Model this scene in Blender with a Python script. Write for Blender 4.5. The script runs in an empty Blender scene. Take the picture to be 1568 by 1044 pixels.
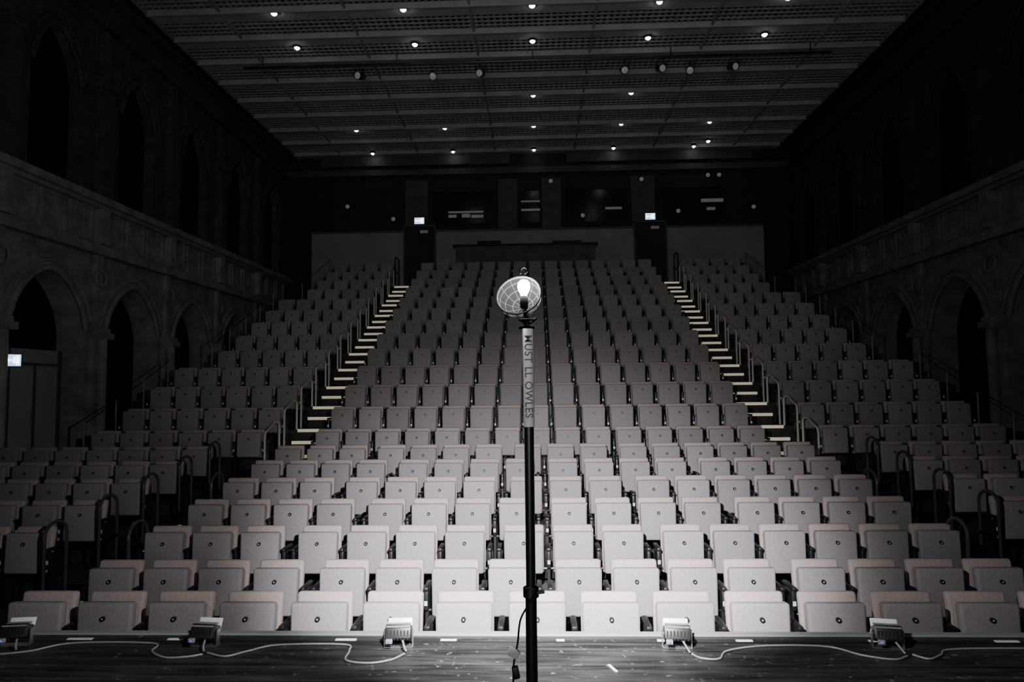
import bpy, bmesh, math, random
from mathutils import Vector, Matrix
random.seed(4)
scene = bpy.context.scene
COL = scene.collection

# ------------------------------------------------------------ materials
def mat(name, col, rough=0.7, metal=0.0, noise=None, emis=None, es=0.0, bump=0.0, spec=None, vary=None):
    m = bpy.data.materials.new(name); m.use_nodes = True
    nt = m.node_tree; b = nt.nodes["Principled BSDF"]
    b.inputs["Base Color"].default_value = (*col, 1)
    b.inputs["Roughness"].default_value = rough
    b.inputs["Metallic"].default_value = metal
    if spec is not None: b.inputs["Specular IOR Level"].default_value = spec
    if emis:
        b.inputs["Emission Color"].default_value = (*emis, 1)
        b.inputs["Emission Strength"].default_value = es
    if noise:
        sc, amt = noise
        tc = nt.nodes.new("ShaderNodeTexCoord")
        n = nt.nodes.new("ShaderNodeTexNoise"); n.inputs["Scale"].default_value = sc
        n.inputs["Detail"].default_value = 6
        nt.links.new(tc.outputs["Object"], n.inputs["Vector"])
        r = nt.nodes.new("ShaderNodeValToRGB")
        r.color_ramp.elements[0].position = 0.3; r.color_ramp.elements[1].position = 0.7
        r.color_ramp.elements[0].color = (*[c*(1-amt) for c in col], 1)
        r.color_ramp.elements[1].color = (*[min(1, c*(1+amt)) for c in col], 1)
        nt.links.new(n.outputs["Fac"], r.inputs["Fac"])
        src = r.outputs["Color"]
        if vary:
            oi = nt.nodes.new("ShaderNodeObjectInfo")
            mr = nt.nodes.new("ShaderNodeMapRange"); mr.inputs[3].default_value = vary[0]; mr.inputs[4].default_value = vary[1]
            nt.links.new(oi.outputs["Random"], mr.inputs[0])
            mx = nt.nodes.new("ShaderNodeMixRGB"); mx.blend_type='MULTIPLY'; mx.inputs[0].default_value = 1
            nt.links.new(src, mx.inputs[1]); nt.links.new(mr.outputs[0], mx.inputs[2]); src = mx.outputs[0]
        nt.links.new(src, b.inputs["Base Color"])
        if bump:
            bp = nt.nodes.new("ShaderNodeBump"); bp.inputs["Strength"].default_value = bump
            bp.inputs["Distance"].default_value = 0.01
            nt.links.new(n.outputs["Fac"], bp.inputs["Height"])
            nt.links.new(bp.outputs["Normal"], b.inputs["Normal"])
    return m

M_pan   = mat("seat_pan_fabric", (0.300,0.272,0.280), 0.75, noise=(60,0.10), bump=0.2, vary=(.85,1.08))
M_back  = mat("seat_back_fabric", (0.42,0.348,0.345), 0.85, noise=(80,0.12), bump=0.3, vary=(.90,1.05))
M_black = mat("black_plastic", (0.012,0.012,0.013), 0.45)
M_bmetal= mat("black_metal", (0.02,0.02,0.022), 0.35, 0.3)
M_rail  = mat("rail_paint", (0.70,0.67,0.63), 0.3)
M_guard = mat("guardrail_paint", (0.20,0.20,0.20), 0.45)
M_hoop  = mat("hoop_rail_paint", (0.06,0.06,0.06), 0.25)
M_steel = mat("brushed_steel", (0.45,0.45,0.45), 0.3, 0.9)
M_label = mat("seat_number_plate", (0.7,0.7,0.7), 0.4)
M_carpet= mat("tier_carpet", (0.035,0.033,0.033), 0.9, noise=(12,0.35))
M_tierf = mat("tier_fascia", (0.03,0.03,0.03), 0.7, noise=(6,0.2))
M_nose  = mat("step_nosing", (0.75,0.70,0.55), 0.5, emis=(1.0,0.90,0.66), es=0.30)
M_nose2 = mat("front_step_nosing", (0.6,0.54,0.40), 0.5, emis=(1.0,0.9,0.65), es=0.14)
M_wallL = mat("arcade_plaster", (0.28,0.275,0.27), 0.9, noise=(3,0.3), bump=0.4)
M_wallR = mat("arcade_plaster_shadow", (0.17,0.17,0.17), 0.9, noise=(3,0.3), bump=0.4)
M_upL   = mat("upper_plaster_shaded", (0.085,0.085,0.085), 0.95, noise=(3,0.3), bump=0.4, spec=.1)  # upper walls: light falloff towards the corners put into a darker plaster colour
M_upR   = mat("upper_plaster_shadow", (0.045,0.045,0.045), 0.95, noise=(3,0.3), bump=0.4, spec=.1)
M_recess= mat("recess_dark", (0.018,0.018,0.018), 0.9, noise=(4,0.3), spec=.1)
M_ceilb = mat("ceiling_band", (0.42,0.42,0.41), 0.8, noise=(2,0.15))
M_slat  = mat("ceiling_slat", (0.32,0.32,0.32), 0.7, noise=(3,0.2))
M_ceild = mat("ceiling_void", (0.006,0.006,0.006), 0.9, noise=(3,0.2))
M_backw = mat("back_wall_dark", (0.024,0.024,0.026), 0.8, noise=(2,0.25))
M_para  = mat("parapet_grey", (0.25,0.25,0.25), 0.8, noise=(1.5,0.12))
M_panel = mat("booth_panel", (0.08,0.08,0.08), 0.7, noise=(3,0.2))
M_glassd= mat("booth_window_glass", (0.02,0.02,0.022), 0.15)
M_glow  = mat("booth_glow", (0.3,0.3,0.3), 0.6, emis=(0.9,0.95,1), es=0.05)
M_down  = mat("downlight_lens", (0.9,0.9,0.9), 0.4, emis=(1,0.99,0.96), es=14.0)
M_lens  = mat("spot_lens", (0.5,0.5,0.5), 0.3, emis=(1,1,1), es=0.05)  # faint emission stands in for a glint on the lens
M_exit  = mat("exit_sign_face", (0.8,0.9,1), 0.4, emis=(0.36,0.64,1.0), es=2.2)
M_exit2 = mat("exit_sign_pictogram", (0.9,0.95,1), 0.4, emis=(0.9,0.97,1.0), es=6)
M_white = mat("white_tape", (0.80,0.80,0.78), 0.6, noise=(20,0.06))
M_cable = mat("cable_grey", (0.22,0.22,0.22), 0.5)
M_bulb  = mat("bulb_glass", (1,1,1), 0.4, emis=(1,0.985,0.965), es=24000)
M_wire  = mat("cage_wire", (0.0010,0.0010,0.0010), 0.9, spec=0.0)
M_shell = mat("smoked_guard_dish", (0.0005,0.0005,0.0005), 0.6, spec=0.0)
M_shell.node_tree.nodes["Principled BSDF"].inputs["Alpha"].default_value=.25
M_trim  = mat("stage_edge_trim", (0.35,0.35,0.35), 0.5, 0.3)
M_floor = mat("auditorium_floor", (0.03,0.03,0.03), 0.6, noise=(5,0.3))
M_door  = mat("door_grey", (0.32,0.33,0.34), 0.6, noise=(2,0.1))
M_blue  = mat("blue_led", (0.1,0.1,0.3), 0.4, emis=(0.1,0.2,1), es=0.8)

# stage floor: black painted boards with scuffs
def stage_mat():
    m = bpy.data.materials.new("stage_boards"); m.use_nodes = True
    nt = m.node_tree; b = nt.nodes["Principled BSDF"]; L = nt.links.new
    tc = nt.nodes.new("ShaderNodeTexCoord")
    mp = nt.nodes.new("ShaderNodeMapping"); mp.inputs["Scale"].default_value = (0.6,6,1)
    L(tc.outputs["Object"], mp.inputs["Vector"])
    n = nt.nodes.new("ShaderNodeTexNoise"); n.inputs["Scale"].default_value = 4; n.inputs["Detail"].default_value = 8
    L(mp.outputs[0], n.inputs["Vector"])
    r = nt.nodes.new("ShaderNodeValToRGB")
    r.color_ramp.elements[0].position=.35; r.color_ramp.elements[0].color=(.012,.0115,.0115,1)
    r.color_ramp.elements[1].position=.75; r.color_ramp.elements[1].color=(.05,.048,.048,1)
    L(n.outputs["Fac"], r.inputs["Fac"])
    w = nt.nodes.new("ShaderNodeTexNoise"); w.inputs["Scale"].default_value=26; w.inputs["Detail"].default_value=5
    L(tc.outputs["Object"], w.inputs["Vector"])
    r2 = nt.nodes.new("ShaderNodeValToRGB")
    r2.color_ramp.elements[0].position=.64; r2.color_ramp.elements[0].color=(0,0,0,1)
    r2.color_ramp.elements[1].position=.74; r2.color_ramp.elements[1].color=(.12,.12,.12,1)
    L(w.outputs["Fac"], r2.inputs["Fac"])
    a = nt.nodes.new("ShaderNodeMixRGB"); a.blend_type='ADD'; a.inputs[0].default_value=1
    L(r.outputs[0], a.inputs[1]); L(r2.outputs[0], a.inputs[2])
    sx = nt.nodes.new("ShaderNodeSeparateXYZ"); L(tc.outputs["Object"], sx.inputs[0])
    md = nt.nodes.new("ShaderNodeMath"); md.operation='PINGPONG'; md.inputs[1].default_value=.11
    L(sx.outputs["Y"], md.inputs[0])
    gt = nt.nodes.new("ShaderNodeMath"); gt.operation='GREATER_THAN'; gt.inputs[1].default_value=.004
    L(md.outputs[0], gt.inputs[0])
    mm = nt.nodes.new("ShaderNodeMixRGB"); mm.blend_type='MULTIPLY'; mm.inputs[0].default_value=.7
    L(a.outputs[0], mm.inputs[1]); L(gt.outputs[0], mm.inputs[2])
    L(mm.outputs[0], b.inputs["Base Color"])
    mr = nt.nodes.new("ShaderNodeMapRange"); mr.inputs[3].default_value=.30; mr.inputs[4].default_value=.55
    L(n.outputs["Fac"], mr.inputs[0]); L(mr.outputs[0], b.inputs["Roughness"])
    return m
M_stage = stage_mat()

# ------------------------------------------------------------ mesh builder
class MB:
    def __init__(s): s.v=[]; s.f=[]; s.m=[]; s.s=[]; s.mats=[]
    def mi(s, m):
        if m not in s.mats: s.mats.append(m)
        return s.mats.index(m)
    def add(s, vs, fs, m, smooth=False, M=None):
        o=len(s.v); k=s.mi(m)
        for p in vs:
            p=Vector(p)
            if M is not None: p=M@p
            s.v.append(p)
        for f in fs: s.f.append([i+o for i in f]); s.m.append(k); s.s.append(smooth)
    def box(s, x0,x1,y0,y1,z0,z1,m,M=None):
        vs=[(x0,y0,z0),(x1,y0,z0),(x1,y1,z0),(x0,y1,z0),(x0,y0,z1),(x1,y0,z1),(x1,y1,z1),(x0,y1,z1)]
        s.add(vs,[(0,3,2,1),(4,5,6,7),(0,1,5,4),(1,2,6,5),(2,3,7,6),(3,0,4,7)],m,False,M)
    def rbox(s, sx,sy,sz,r,m,M,seg=2,taper=1.0):
        bm=bmesh.new(); bmesh.ops.create_cube(bm,size=1)
        for v in bm.verts:
            t = taper if v.co.z<0 else 1
            v.co=Vector((v.co.x*sx*t,v.co.y*sy,v.co.z*sz))
        bmesh.ops.bevel(bm,geom=bm.edges[:],offset=r,segments=seg,profile=.5,affect='EDGES')
        bm.verts.index_update()
        s.add([v.co.copy() for v in bm.verts],[[v.index for v in f.verts] for f in bm.faces],m,True,M); bm.free()
    def tube(s, pts, r, m, n=8, caps=True):
        pts=[Vector(p) for p in pts]; rings=[]
        prev=None
        for i,p in enumerate(pts):
            if i==0: d=pts[1]-p
            elif i==len(pts)-1: d=p-pts[i-1]
            else: d=(pts[i+1]-p).normalized()+(p-pts[i-1]).normalized()
            d.normalize()
            if prev is None:
                a=Vector((0,0,1)) if abs(d.z)<.9 else Vector((1,0,0))
                u=d.cross(a).normalized()
            else: u=(prev-d*prev.dot(d)).normalized()
            prev=u; w=d.cross(u)
            rr=r[i] if isinstance(r,(list,tuple)) else r
            rings.append([p+(u*math.cos(2*math.pi*k/n)+w*math.sin(2*math.pi*k/n))*rr for k in range(n)])
        vs=[q for R in rings for q in R]; fs=[]
        for i in range(len(pts)-1):
            for k in range(n):
                fs.append((i*n+k,i*n+(k+1)%n,(i+1)*n+(k+1)%n,(i+1)*n+k))
        if caps: fs.append(list(range(n))[::-1]); fs.append([(len(pts)-1)*n+k for k in range(n)])
        s.add(vs,fs,m,True)
    def ring(s, c, R, r, m, nrm=(0,0,1), n=24, k=6):
        c=Vector(c); q=Vector(nrm).to_track_quat('Z','Y')
        vs=[];fs=[]
        for i in range(n):
            a=2*math.pi*i/n
            for j in range(k):
                b=2*math.pi*j/k
                vs.append(c+q@Vector(((R+r*math.cos(b))*math.cos(a),(R+r*math.cos(b))*math.sin(a),r*math.sin(b))))
        for i in range(n):
            for j in range(k):
                fs.append((i*k+j,((i+1)%n)*k+j,((i+1)%n)*k+(j+1)%k,i*k+(j+1)%k))
        s.add(vs,fs,m,True)
    def lathe(s, prof, c, m, n=20, nrm=(0,0,1)):
        c=Vector(c); q=Vector(nrm).to_track_quat('Z','Y'); vs=[];fs=[]
        for (r,z) in prof:
            for k in range(n):
                a=2*math.pi*k/n; vs.append(c+q@Vector((r*math.cos(a),r*math.sin(a),z)))
        for i in range(len(prof)-1):
            for k in range(n): fs.append((i*n+k,i*n+(k+1)%n,(i+1)*n+(k+1)%n,(i+1)*n+k))
        s.add(vs,fs,m,True)
    def mesh(s, name):
        me=bpy.data.meshes.new(name); me.from_pydata([tuple(p) for p in s.v],[],s.f)
        for m in s.mats: me.materials.append(m)
        me.polygons.foreach_set("material_index",s.m); me.polygons.foreach_set("use_smooth",s.s)
        me.update()
        try: me.set_sharp_from_angle(angle=math.radians(40))
        except Exception: pass
        return me
    def obj(s, name, loc=(0,0,0)):
        o=bpy.data.objects.new(name,s.mesh(name)); o.location=loc; COL.objects.link(o); return o
T=Matrix.Translation
def RX(a): return Matrix.Rotation(math.radians(a),4,'X')
def bez(pts, n=8):
    P=[Vector(p) for p in pts]; P=[P[0]*2-P[1]]+P+[P[-1]*2-P[-2]]; out=[]
    for i in range(1,len(P)-2):
        for k in range(n):
            t=k/n; a,b,c,d=P[i-1],P[i],P[i+1],P[i+2]
            out.append(.5*((2*b)+(c-a)*t+(2*a-5*b+4*c-d)*t*t+(3*b-a-3*c+d)*t**3))
    out.append(P[-2]); return out

# ------------------------------------------------------------ layout numbers
EYE=2.47; STAGE=0.9; CEIL=11.17; WX=9.3
def dY(n): return 5.3 if n==1 else 6.3+0.9*(n-2)
def fZ(n):
    if n<=2: return 0.0
    if n<=7: return 0.14*(n-2)
    if n==8: return 0.91
    return 1.27+0.413*(n-9)
NR=20
def front(n): return dY(n)-0.30

# ------------------------------------------------------------ seats
def seat_mesh(name, right=False, pitch=.517, w=.418):
    b=MB()
    b.rbox(w+.004,.075,.49,.026,M_back,T((0,.185,.615))@RX(-10),3)
    b.rbox(w-.03,.03,.44,.012,M_black,T((0,.232,.585))@RX(-10),2)
    b.rbox(w,.085,.425,.024,M_pan,T((0,.055,.605))@RX(-4),3,taper=.96)
    b.rbox(w-.012,.050,.40,.02,M_back,T((0,.108,.590))@RX(-4),2)
    q=T((0,.008,.705))@RX(-4)
    b.lathe([(.0005,-.006),(.017,-.006),(.019,.0),(.019,.014)],q@Vector((0,0,0)),M_black,14,nrm=(0,1,0))
    b.lathe([(.0005,-.008),(.006,-.008),(.006,-.004)],q@Vector((0,0,0)),M_label,10,nrm=(0,1,0))
    b.tube([(-pitch/2+.015,.13,.42),(pitch/2-.015,.13,.42)],.016,M_bmetal,8)
    xs=[-pitch/2]+([pitch/2] if right else [])
    for x in xs:
        b.box(x-.018,x+.018,.02,.32,0,.035,M_bmetal)
        b.box(x-.014,x+.014,.08,.24,.035,.60,M_black)
        b.rbox(.046,.27,.035,.012,M_black,T((x,.135,.640)))
        b.rbox(.040,.05,.20,.012,M_black,T((x,.05,.545)))
        b.box(x-.014,x+.014,.020,.026,.49,.53,M_label)
    return b.mesh(name)
ME_A=seat_mesh("theatre_seat_mesh"); ME_B=seat_mesh("theatre_seat_end_mesh",True)
ME_C=seat_mesh("theatre_seat_front_mesh",False,.56,.44); ME_D=seat_mesh("theatre_seat_front_end_mesh",True,.56,.44)
def put(me,x,n):
    o=bpy.data.objects.new("theatre_seat",me)
    o.location=(x,dY(n),fZ(n)); COL.objects.link(o); return o
CX=0.05
for n in range(1,NR+1):
    if n==1:
        for k in range(-7,8): put(ME_D if k==7 else ME_C, -0.02+.562*k, 1)
        continue
    if n<=7:
        gaps = {4,8,12} if n%2==0 else {3,7,10}
        x=CX-(15*.518+.30)/2
        for i in range(16):
            if i in gaps: x+=.10
            put(ME_B if (i+1 in gaps or i==15) else ME_A, x, n); x+=.518
        for sgn in (-1,1):
            for k in range(7):
                xx=5.50+.52*k
                last = (k==6) if sgn>0 else (k==0)
                put(ME_B if last else ME_A, sgn*xx, n)
    else:
        for k in range(15): put(ME_B if k==14 else ME_A, (k-7)*.518, n)
        cnt = 6 if n<=11 else (5 if n<=16 else 4)
        for sgn in (-1,1):
            for k in range(cnt):
                last = (k==cnt-1) if sgn>0 else (k==0)
                put(ME_B if last else ME_A, sgn*(5.0+.518*k), n)

# ------------------------------------------------------------ floor / tiers / stairs
b=MB(); b.box(-WX-1,WX+1,-6,28,-.2,0,M_floor); b.obj("floor")
def halfw(n): return 8.02 if n<=11 else (7.5 if n<=16 else 6.98)
for n in range(3,NR+1):
    b=MB()
    y0=front(n); y1=front(n+1) if n<NR else 23.58
    y1-=.002
    if n<=8:
        if n==8: y1=24.98
        b.box(-WX,WX,y0,y1,0,fZ(n),M_carpet)
        b.box(-WX,WX,y0-.001,y0,fZ(n)-.05,fZ(n)-.002,M_tierf)
    else:
        w=halfw(n)
        b.box(-w,w,y0,y1,.91,fZ(n),M_carpet)
        b.box(-w,w,y0-.001,y0,fZ(n)-.06,fZ(n)-.004,M_tierf)
    b.obj("seating_tier")
for sgn in (-1,1):
    b=MB()
    for n in range(3,NR+1):
        y0=front(n)
        lo,hi=(3.93,4.66) if n>=8 else (4.32,5.10)
        mm = M_nose if n>=8 else M_nose2
        xa,xb=sorted((sgn*lo,sgn*hi))
        th = .05 if n>=9 else (.035 if n==8 else .026)
        b.box(xa,xb,y0-.012,y0+.05,fZ(n)-th,fZ(n)+.006,mm)
        if n>=9:
            zz=(fZ(n)+fZ(n-1))/2
            b.box(xa,xb,y0-.32,y0-.012,fZ(n-1),zz,M_carpet)
            b.box(xa,xb,y0-.332,y0-.27,zz-.05,zz+.006,mm)
    b.obj("aisle_stairs")

# ------------------------------------------------------------ rails
def hoop(x,n):
    b=MB(); y=dY(n)-.12; r=.019
    pts=[(0,0,0),(0,0,.78)]
    for k in range(0,9):
        a=math.pi-math.pi*k/8
        pts.append((0,.17+.17*math.cos(a),.80+.14*math.sin(a)))
    pts+=[(0,.34,.55),(0,.34,.30),(0,.34,0)]
    b.tube(pts,r,M_hoop,8)
    b.lathe([(0.0005,.012),(.04,.012),(.045,0)],(0,0,0),M_bmetal,12)
    b.lathe([(0.0005,.012),(.04,.012),(.045,0)],(0,.34,0),M_bmetal,12)
    b.obj("aisle_hoop_rail",(x,y,fZ(n)))
for sgn in (-1,1):
    for n in range(3,8): hoop(sgn*5.17,n)
    hoop(sgn*4.27,5); hoop(sgn*4.27,3)
def slope_rail(sgn,n):
    b=MB(); r=.019; rise=.413
    pts=[(0,0,.0),(0,0,.72)]
    for k in range(1,7):
        a=math.pi-(math.pi/2)*k/6
        pts.append((0,.10+.10*math.cos(a),.72+.12*math.sin(a)))
    pts+=[(0,.42,.97),(0,.58,.96)]
    for k in range(1,6):
        a=math.pi/2-(math.pi/2)*k/5
        pts.append((0,.58+.08*math.cos(a),.88+.08*math.sin(a)))
    pts+=[(0,.66,rise+.0)]
    b.tube(pts,r,M_rail,7)
    b.lathe([(.0005,.01),(.035,.01),(.04,0)],(0,0,0),M_bmetal,10)
    b.obj("stair_handrail",(sgn*4.695,dY(n)-.02,fZ(n)))
for sgn in (-1,1):
    for n in range(8,NR): slope_rail(sgn,n)
    b=MB()
    b.tube(bez([(0,0,0),(0,0,.9),(0,.12,1.05),(0,.45,1.05),(0,.6,.95),(0,.6,0)],6),.02,M_bmetal,8)
    b.tube([(0,0,.55),(0,.6,.55)],.014,M_bmetal,8)
    b.obj("aisle_head_rail",(sgn*4.70,dY(NR)+.02,fZ(NR)))
for sgn in (-1,1):
    b=MB(); prev=None
    for n in range(8,NR+1):
        x=sgn*(halfw(n)-.05); y=dY(n)+.1
        b.tube([(x,y,fZ(n)),(x,y,fZ(n)+1.02)],.016,M_guard,8)
        b.box(x-.03,x+.03,y-.03,y+.03,fZ(n),fZ(n)+.01,M_bmetal)
        if prev is not None and abs(prev[0]-x)<.01:
            for h in (.99,.55): b.tube([(prev[0],prev[1],prev[2]+h),(x,y,fZ(n)+h)],.010,M_bmetal,6)
        prev=(x,y,fZ(n))
    b.obj("seating_guardrail")

# ------------------------------------------------------------ stage
b=MB()
b.box(-WX,WX,-5.5,4.42,0,STAGE,M_stage)
b.obj("stage_floor")
b=MB()
b.box(-WX,WX,4.425,4.47,.70,STAGE+.012,M_trim)
b.box(-WX,WX,4.30,4.32,STAGE,STAGE+.003,M_bmetal)
b.obj("trim_stage_edge")
b=MB()
for x,w in ((-3.0,.16),(-2.35,.1),(-1.28,.13),(-.98,.06),(.72,.10),(-.62,.1),(1.2,.1),(2.75,.14),(2.0,.07),(.1,.05)):
    b.box(x,x+w,4.335,4.36,STAGE,STAGE+.004,M_white)
q=T((.40,3.93,STAGE+.002))@Matrix.Rotation(math.radians(110),4,'Z')
b.box(-.05,.05,-.008,.008,-.001,.002,M_white,q)
b.obj("stage_marking_tape")

def flood(x,rot):
    b=MB()
    b.rbox(.155,.085,.085,.01,M_black,T((0,0,.082))@RX(-25))
    b.rbox(.150,.012,.080,.004,M_label,T((0,.055,.108))@RX(-25))
    b.box(-.07,.07,-.035,.035,.122,.129,M_cable)
    for k in range(7):
        xx=-.06+.02*k; b.box(xx-.003,xx+.003,-.06,-.04,.045,.10,M_bmetal,RX(-8))
    b.box(-.088,-.082,-.015,.015,0,.10,M_steel); b.box(.082,.088,-.015,.015,0,.10,M_steel)
    b.box(-.088,.088,-.03,.03,0,.006,M_steel)
    b.lathe([(0.0005,0),(.012,0),(.012,.02)],(-.092,0,.08),M_steel,8,nrm=(1,0,0))
    b.rbox(.040,.02,.026,.004,M_cable,T((-.05,-.062,.05)))
    b.box(-.055,-.045,-.076,-.073,.045,.055,M_blue)
    b.tube([(.03,-.05,.05),(.045,-.09,.03),(.06,-.11,.009)],.006,M_cable,6)
    o=b.obj("stage_floodlight",(x,4.24,STAGE+.003)); o.rotation_euler=(0,0,math.radians(rot)); return o
for x,r in ((-3.25,8),(-2.06,-6),(-.86,3),(.82,-4),(2.06,-10)): flood(x,r)
def cable(pts):
    b=MB(); b.tube(bez([(p[0],p[1],STAGE+.008) for p in pts],8),.006,M_cable,6); b.obj("power_cable")
cable([(-3.9,4.02),(-3.4,4.05),(-3.1,4.12),(-2.9,4.26),(-2.4,4.26),(-2.33,4.13),(-2.2,4.04),(-2.08,4.05),(-2.0,4.09)])
cable([(-1.98,4.11),(-1.85,4.06),(-1.75,4.14),(-1.6,4.24),(-1.2,4.25),(-1.14,4.15),(-1.12,4.01),(-.98,3.97),(-.86,4.02),(-.80,4.11)])
cable([(.88,4.12),(.92,4.06),(1.02,4.05),(1.1,4.17),(1.35,4.25),(1.7,4.24),(1.85,4.11),(2.0,4.05),(2.10,4.10)])
cable([(2.14,4.12),(2.2,4.06),(2.3,4.12),(2.4,4.2),(2.8,4.22),(3.6,4.2)])

# ------------------------------------------------------------ ghost light
GX,GY=-.029,2.35
b=MB()
b.lathe([(0.0005,0),(.22,0),(.22,.02),(.20,.035),(.03,.045),(.0235,.10)],(GX,GY,STAGE),M_bmetal,32)
b.tube([(GX,GY,STAGE+.03),(GX,GY,1.78)],.0195,M_bmetal,16)
b.lathe([(.0195,0),(.027,.005),(.027,.035),(.0195,.04)],(GX,GY,1.76),M_black,16)
b.tube([(GX+.02,GY-.01,1.78),(GX+.045,GY-.015,1.785)],.006,M_steel,8)
b.tube([(GX,GY,1.78),(GX,GY,2.67)],.0165,M_bmetal,16)
b.tube([(GX,GY,2.333),(GX,GY,2.672)],.0190,M_white,20)
for z in (2.672,2.70): b.ring((GX-.004,GY,z),.024,.004,M_wire,n=20)
b.tube([(GX-.03,GY,2.705),(GX-.012,GY,2.69),(GX+.01,GY,2.69),(GX+.03,GY,2.705)],.005,M_wire,8)
b.tube([(GX,GY,2.67),(GX-.004,GY,2.71),(-.040,GY,2.735)],.008,M_wire,10)
b.lathe([(0.0005,0),(.013,0),(.0145,.02),(.014,.035),(.012,.045)],(-.041,GY,2.738),M_wire,16)
C=Vector((-.059,GY+.01,2.785)); R=.078
ax=Vector((-.18,-.80,.42)).normalized(); q=ax.to_track_quat('Z','Y')
NM=12
def bowl(t,a,s=1.0): return C+q@Vector((s*R*math.sin(t)*math.cos(a),s*R*math.sin(t)*math.sin(a),-s*R*.95*math.cos(t)))
for k in range(NM):
    a=2*math.pi*k/NM
    b.tube([bowl(math.pi*(.06+.46*i/12),a) for i in range(13)],.0012,M_wire,4)
for t,rr in ((.52,.0036),(.40,.0014),(.28,.0014),(.16,.0014)):
    b.ring(C+q@Vector((0,0,-R*.95*math.cos(math.pi*t))),R*math.sin(math.pi*t),rr,M_wire,nrm=ax,n=40)
vs=[bowl(math.pi*(.02+.50*i/12),2*math.pi*k/32,.985) for i in range(13) for k in range(32)]
b.add(vs,[(i*32+k,i*32+(k+1)%32,(i+1)*32+(k+1)%32,(i+1)*32+k) for i in range(12) for k in range(32)],M_shell,True)
b.tube(bez([(-.052,GY-.02,2.858),(-.05,GY-.02,2.872),(-.038,GY-.02,2.880),(-.028,GY-.02,2.870),(-.036,GY-.02,2.857)],6),.0028,M_wire,6)
b.tube([(-.041,GY,2.75),tuple(bowl(math.pi*.50,-math.pi/2))],.003,M_wire,6)
b.tube(bez([(GX+.017,GY-.012,1.79),(GX-.0,GY-.03,1.76),(GX-.035,GY-.03,1.70),(-.075,GY-.02,1.62),(-.09,GY-.02,1.53),(-.085,GY-.01,1.35),(-.05,GY,1.1),(-.1,GY-.1,.93)],8),.0035,M_black,6)
b.rbox(.036,.018,.030,.005,M_white,T((-.088,GY-.02,1.588))@Matrix.Rotation(.5,4,'Y'))
b.rbox(.022,.02,.04,.004,M_black,T((-.082,GY-.02,1.525))@Matrix.Rotation(-.2,4,'Y'))
gl=b.obj("ghost_light")
b=MB()
prof=[(.010,0),(.012,.008),(.019,.022),(.0215,.035),(.019,.048),(.011,.056),(0.0005,.058)]
b.lathe(prof,(-.041,GY,2.782),M_bulb,14)
o=b.obj("bulb"); o.parent=gl
cu=bpy.data.curves.new("sleeve_lettering","FONT"); cu.body="MUST LL OWLES"; cu.size=.036; cu.extrude=.0004; cu.offset=.0005
cu.align_x='CENTER'; cu.align_y='CENTER'; cu.space_character=1.08
to=bpy.data.objects.new("sleeve_lettering",cu); COL.objects.link(to); cu.materials.append(M_black)
to.matrix_world=T((GX,GY-.0198,2.505))@RX(90)@Matrix.Rotation(math.radians(-90),4,'Z')
to.parent=gl

# ------------------------------------------------------------ side walls with arcades
def arch_panel(b,xw,sgn,y0,y1,z0,z1,hw,zs,za,depth,m,mrec,p=1.75):
    yc=(y0+y1)/2; N=16
    def P(y,z,d=0): return (xw+sgn*d,y,z)
    def arc(t): return zs+(za-zs)*(max(0,1-abs(t)**p))**(1/1.5)
    ys=[-1+2*i/N for i in range(N+1)]
    vs=[];fs=[]
    def quad(a,bb,c,d):
        o=len(vs); vs.extend([a,bb,c,d]); fs.append((o,o+1,o+2,o+3) if sgn<0 else (o+3,o+2,o+1,o))
    quad(P(y0,z0),P(yc-hw,z0),P(yc-hw,z1),P(y0,z1))
    quad(P(yc+hw,z0),P(y1,z0),P(y1,z1),P(yc+hw,z1))
    for i in range(N):
        ya,yb=yc+hw*ys[i],yc+hw*ys[i+1]; za_,zb_=arc(ys[i]),arc(ys[i+1])
        quad(P(ya,za_),P(yb,zb_),P(yb,z1),P(ya,z1))
        quad(P(ya,za_,depth),P(yb,zb_,depth),P(yb,zb_),P(ya,za_))
    quad(P(yc-hw,z0),P(yc-hw,z0,depth),P(yc-hw,zs,depth),P(yc-hw,zs))
    quad(P(yc+hw,z0,depth),P(yc+hw,z0),P(yc+hw,zs),P(yc+hw,zs,depth))
    b.add(vs,fs,m)
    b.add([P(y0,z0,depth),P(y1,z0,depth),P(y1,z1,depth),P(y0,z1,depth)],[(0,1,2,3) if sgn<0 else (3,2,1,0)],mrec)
    for off,r in ((.0,.06),(.15,.045)):
        pts=[(xw-sgn*.02,yc+(hw+off)*t,arc(t)+off) for t in ys]
        b.tube(pts,r,m,6)
    return yc
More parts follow.
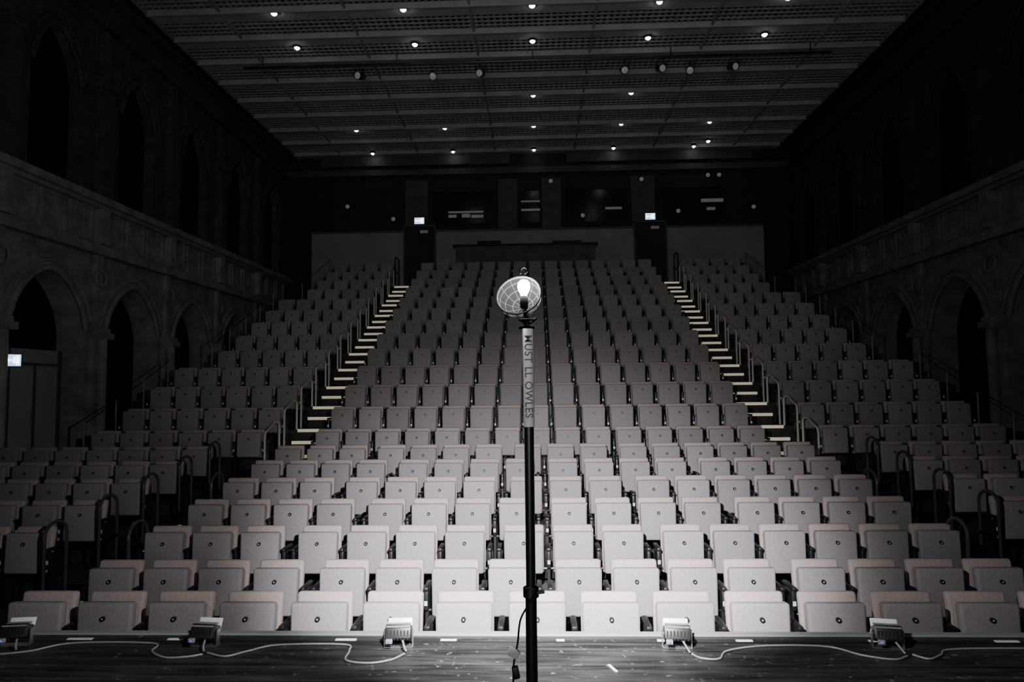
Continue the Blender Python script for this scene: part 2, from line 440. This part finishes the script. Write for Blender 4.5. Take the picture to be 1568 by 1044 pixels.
def side_wall(name,sgn,m,mu):
    b=MB(); xw=sgn*WX; bays=[3.2+2.7*i for i in range(8)]
    def bx(d0,d1,y0,y1,z0,z1,mm=m):
        xa,xb=sorted((xw-sgn*d0,xw-sgn*d1)); b.box(xa,xb,y0,y1,z0,z1,mm)
    for y0 in bays:
        y1=y0+2.7
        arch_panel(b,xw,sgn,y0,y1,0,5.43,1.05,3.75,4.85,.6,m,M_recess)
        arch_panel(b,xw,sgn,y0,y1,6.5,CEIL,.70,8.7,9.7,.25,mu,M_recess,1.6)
        yc=(y0+y1)/2
        b.add([(xw,y0,5.43),(xw,y1,5.43),(xw,y1,6.5),(xw,y0,6.5)],[(0,1,2,3) if sgn<0 else (3,2,1,0)],m)
        for k in range(3):
            ya=y0+.18+k*.82; bx(0,.04,ya,ya+.06,5.6,6.32); bx(0,.04,ya+.64,ya+.70,5.6,6.32)
            bx(0,.04,ya+.06,ya+.64,5.6,5.66); bx(0,.04,ya+.06,ya+.64,6.26,6.32)
        bx(0,.12,y0-.16,y0+.16,0,3.55)
        b.tube([(xw-sgn*.18,y0,.3),(xw-sgn*.18,y0,3.55)],.10,m,12)
        bx(0,.32,y0-.2,y0+.2,0,.3); bx(0,.32,y0-.19,y0+.19,3.55,3.68); bx(0,.26,y0-.15,y0+.15,3.68,3.78)
        bx(0,.10,y0-.10,y0+.10,3.78,5.33)
        b.ring((xw-sgn*.12,y0,4.85),.17,.035,m,nrm=(1,0,0),n=20)
        bx(0,.22,y0-.17,y0+.17,6.56,8.9,mu); bx(0,.28,y0-.21,y0+.21,8.9,9.05,mu)
        bx(0,.20,y0-.12,y0+.12,5.57,6.31)
        bx(0,.15,y0-.10,y0+.10,9.05,10.2,mu)
    bx(0,.22,3.2,24.8,5.33,5.50); bx(0,.14,3.2,24.8,5.50,5.56)
    bx(0,.26,3.2,24.8,6.40,6.55); bx(0,.16,3.2,24.8,6.32,6.40)
    bx(0,.16,3.2,24.8,10.3,10.42,mu); bx(0,.25,3.2,24.8,10.95,11.1,mu)
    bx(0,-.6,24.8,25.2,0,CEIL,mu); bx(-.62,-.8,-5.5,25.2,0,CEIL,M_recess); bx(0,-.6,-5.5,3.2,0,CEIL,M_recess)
    b.obj(name)
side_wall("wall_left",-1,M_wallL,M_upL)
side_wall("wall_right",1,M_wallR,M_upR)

b=MB()
xa=-WX+.02
b.box(xa-.05,xa,11.60,12.98,.91,3.25,M_door)
b.box(xa,xa+.03,11.60,11.68,.91,3.25,M_panel); b.box(xa,xa+.03,12.90,12.98,.91,3.25,M_panel)
b.box(xa,xa+.03,12.27,12.31,.91,2.95,M_panel); b.box(xa,xa+.03,11.68,12.90,2.95,3.0,M_panel)
b.tube([(xa+.05,12.2,1.8),(xa+.05,12.2,2.15)],.015,M_steel,8)
b.box(xa,xa+.05,12.19,12.21,1.82,1.84,M_steel); b.box(xa,xa+.05,12.19,12.21,2.11,2.13,M_steel)
b.obj("door_1")
def exit_sign(loc,rotz,w=.34,h=.22):
    b=MB()
    b.rbox(w+.04,.06,h+.04,.01,M_panel,T((0,.03,0)))
    b.box(-w/2,w/2,-.006,0.0,-h/2,h/2,M_exit)
    b.box(.06*w/.34,.13*w/.34,-.009,-.006,-.08,.08,M_exit2)
    b.box(-.10*w/.34,-.03*w/.34,-.009,-.006,-.012,.012,M_exit2)
    b.add([(-.15*w/.34,-.008,0),(-.10*w/.34,-.008,.04),(-.10*w/.34,-.008,-.04)],[(0,2,1)],M_exit2)
    b.box(-.005,.03,-.009,-.006,-.05,.035,M_exit2); b.box(.005,.025,-.009,-.006,.045,.07,M_exit2)
    o=b.obj("exit_sign",loc); o.rotation_euler=(0,0,math.radians(rotz)); return o
exit_sign((-9.10,11.55,3.02),45,.22,.20)

# ------------------------------------------------------------ back of the house
PY=23.6
b=MB()
b.box(-7.9,7.9,PY,PY+.15,.91,7.93,M_para)
b.box(-7.9,7.9,PY-.03,PY+.2,7.93,8.0,M_panel)
b.box(-7.9,-7.75,PY+.15,25.0,.91,7.93,M_para); b.box(7.75,7.9,PY+.15,25.0,.91,7.93,M_para)
b.box(-7.75,7.75,PY+.15,25.0,6.9,7.0,M_backw)
b.obj("wall_parapet")
b=MB()
b.box(-2.75,2.05,PY-.35,PY-.01,fZ(NR),7.32,M_panel)
b.box(-2.85,2.15,PY-.42,PY-.01,7.32,7.38,M_backw)
b.box(-2.0,-1.2,PY-.3,PY-.1,7.38,7.52,M_backw); b.box(.6,1.6,PY-.3,PY-.1,7.38,7.48,M_backw)
o=b.obj("sound_desk")
b=MB()
YB=25.0
b.box(-WX,WX,YB,YB+.3,0,CEIL,M_backw)
for xc,w in ((-4.4,.85),(-1.0,.7),(.62,.7),(4.0,.85)):
    b.box(xc-w/2,xc+w/2,YB-.06,YB,8.15,10.2,M_panel)
b.box(-WX,WX,YB-.12,YB,10.4,10.62,M_panel)
b.box(-8,-.9,YB-.18,YB-.05,10.75,11.1,M_panel); b.box(1.2,8,YB-.18,YB-.05,10.75,11.1,M_panel)
b.obj("wall_back")
wn=1
for x0,x1 in ((-3.85,-1.5),(-.55,.2),(1.1,3.45),(4.6,6.9)):
    b=MB(); z0,z1=8.5,9.75
    b.box(x0,x1,YB-.075,YB-.062,z0,z1,M_glassd)
    for xx in (x0,x1): b.box(xx-.02,xx+.02,YB-.10,YB-.062,z0-.02,z1+.02,M_backw)
    for zz in (z0,z1): b.box(x0+.02,x1-.02,YB-.10,YB-.062,zz-.02,zz+.02,M_backw)
    b.obj("window_%d"%wn); wn+=1
b=MB()
for x0,x1,z,h in ((-3.2,-1.9,8.92,.06),(-3.2,-2.9,8.75,.1),(-2.7,-2.4,8.75,.13),(-2.35,-1.9,8.73,.1),(-.5,.2,9.28,.05),(-.5,.2,8.95,.07),(6.1-.0,6.9,9.15,.12),(6.3,6.6,8.85,.1),(2.6,3.2,8.95,.08)):
    b.box(x0,x1,YB-.16,YB-.115,z,z+h,M_glow)
b.obj("control_booth_monitors")
k=2
for xs in (-4.05,4.0):
    b=MB()
    b.box(xs-.52,xs+.52,PY-.05,PY-.005,fZ(NR),8.12,M_backw)
    b.box(xs-.58,xs-.52,PY-.07,PY-.005,fZ(NR),8.16,M_panel); b.box(xs+.52,xs+.58,PY-.07,PY-.005,fZ(NR),8.16,M_panel)
    b.box(xs-.58,xs+.58,PY-.07,PY-.005,8.12,8.18,M_panel)
    b.box(xs+.02,xs+.30,PY-.09,PY-.05,7.88,7.98,M_label)
    b.obj("door_%d"%k); k+=1
    exit_sign((xs,PY-.12,8.31),0)

# ------------------------------------------------------------ ceiling
b=MB()
b.box(-9.0,9.0,-5.5,25.0,CEIL+.25,CEIL+.35,M_ceild)
b.box(-WX-.6,-8.9,-5.5,25.0,CEIL,CEIL+.35,M_ceild); b.box(8.9,WX+.6,-5.5,25.0,CEIL,CEIL+.35,M_ceild)
bands=[24.75-1.2*k for k in range(12)]
for yb in bands:
    b.box(-8.9,8.9,yb-.23,yb+.23,CEIL-.02,CEIL+.05,M_ceilb)
    b.box(-8.9,8.9,yb-.28,yb-.25,CEIL-.10,CEIL+.05,M_ceilb)
    for k in range(119):
        x=-8.85+.15*k
        b.box(x-.035,x+.035,yb-.97,yb-.28,CEIL+.03,CEIL+.09,M_slat)
    for off in (.45,.62,.80):
        b.box(-8.9,8.9,yb-off-.02,yb-off+.02,CEIL+.0,CEIL+.03,M_slat)
for x in (-8.9,-7.2,-4.3,-1.45,1.45,4.3,7.2,8.86):
    b.box(x,x+.05,10.5,25,CEIL-.07,CEIL-.02,M_slat)
for (xa,ya,w) in ((-4.1,21.0,1.1),(3.3,21.0,1.3),(-4.3,19.9,1.0),(3.2,22.2,1.2)):
    b.box(xa,xa+w,ya-.12,ya+.12,CEIL-.06,CEIL-.03,M_ceilb)
b.obj("ceiling")
def downlight(x,y):
    b=MB()
    b.lathe([(.085,.06),(.10,.05),(.10,-.02),(.08,-.03),(.07,0)],(0,0,0),M_black,16)
    b.lathe([(.070,-.026),(.055,-.055),(.03,-.072),(.0005,-.078)],(0,0,0),M_down,14)
    b.obj("ceiling_downlight",(x,y,CEIL-.03))
for y,xs in ((24.5,(-5.95,-2.97,0,2.9,5.8)),(22.2,(-5.95,-2.97,0,2.9,5.8)),(19.8,(0,2.9)),(16.6,(-5.98,-2.97,0,2.88,5.75)),(15.0,(-5.95,-2.95,0,2.88,5.75))):
    for x in xs: downlight(x,y)
downlight(6.2,24.0)
b=MB()
BZ=CEIL-.38; BYY=16.95
b.tube([(-7.5,0,0),(7.5,0,0)],.03,M_bmetal,8)
for x in (-7,-3.5,0,3.5,7): b.tube([(x,0,0),(x,0,.27)],.012,M_bmetal,6)
b.obj("lighting_batten",(0,BYY,BZ))
def spot(x,y,z,rx,rz,s=1.0):
    b=MB()
    b.lathe([(.0005,-.02),(.06,-.02),(.075,0),(.085,.12),(.10,.14),(.10,.30),(.095,.30),(.085,.28),(.0005,.275)],(0,0,0),M_bmetal,16,nrm=(0,-1,0))
    b.lathe([(.084,.283),(.05,.292),(.0005,.296)],(0,0,0),M_lens,14,nrm=(0,-1,0))
    b.box(-.12,-.11,-.17,-.13,-.02,.17,M_bmetal); b.box(.11,.12,-.17,-.13,-.02,.17,M_bmetal); b.box(-.12,.12,-.17,-.13,.16,.17,M_bmetal)
    b.tube([(0,-.15,.17),(0,-.15,.23)],.015,M_bmetal,6)
    o=b.obj("stage_spotlight",(x,y+.15,z-.25)); o.rotation_euler=(math.radians(rx),0,math.radians(rz)); o.scale=(s,s,s)
for x,rx,rz in ((-4.4,15,-20),(-2.6,30,10),(-1.3,20,-15),(2.3,25,5),(3.2,20,15),(4.0,35,-10),(5.0,20,20)): spot(x,BYY,BZ,rx,rz)
for x,z in ((-6.9,9.5),(-5.2,9.0),(1.75,9.0),(.6,10.3),(3.9,10.3),(6.3,10.4),(6.7,10.4),(5.2,9.1),(7.9,9.2)): spot(x,YB-.35,z,20,0,.9)

# ------------------------------------------------------------ lights
w=bpy.data.worlds.new("World"); scene.world=w; w.use_nodes=True
w.node_tree.nodes["Background"].inputs[0].default_value=(.95,.95,1,1)
w.node_tree.nodes["Background"].inputs[1].default_value=.0025
def splight(name,loc,target,power,size,blend,rad,col=(1,1,1)):
    l=bpy.data.lights.new(name,'SPOT'); l.energy=power; l.spot_size=math.radians(size); l.spot_blend=blend; l.shadow_soft_size=rad; l.color=col
    o=bpy.data.objects.new(name,l); COL.objects.link(o); o.location=loc
    o.rotation_euler=(Vector(target)-Vector(loc)).to_track_quat('-Z','Y').to_euler()
    return o
splight("added_fill_light",(-.9,-3.5,3.3),(0,20,9.2),1400,66,1.0,2.2,(1,.96,.945))  # added unseen fill behind the camera, lifts rake, ceiling and walls
o=splight("beam",(-.045,2.47,2.80),(.05,6.7,.4),4200,72,1.0,.03,(1,.99,.985)); o.parent=gl

# ------------------------------------------------------------ camera
cd=bpy.data.cameras.new("Camera"); cd.lens=24; cd.sensor_width=36; cd.clip_end=200
co=bpy.data.objects.new("Camera",cd); COL.objects.link(co)
co.matrix_world=T((0,0,EYE))@Matrix.Rotation(math.radians(2.05),4,'Z')@RX(93.83)@Matrix.Rotation(math.radians(-.6),4,'Z')
scene.camera=co
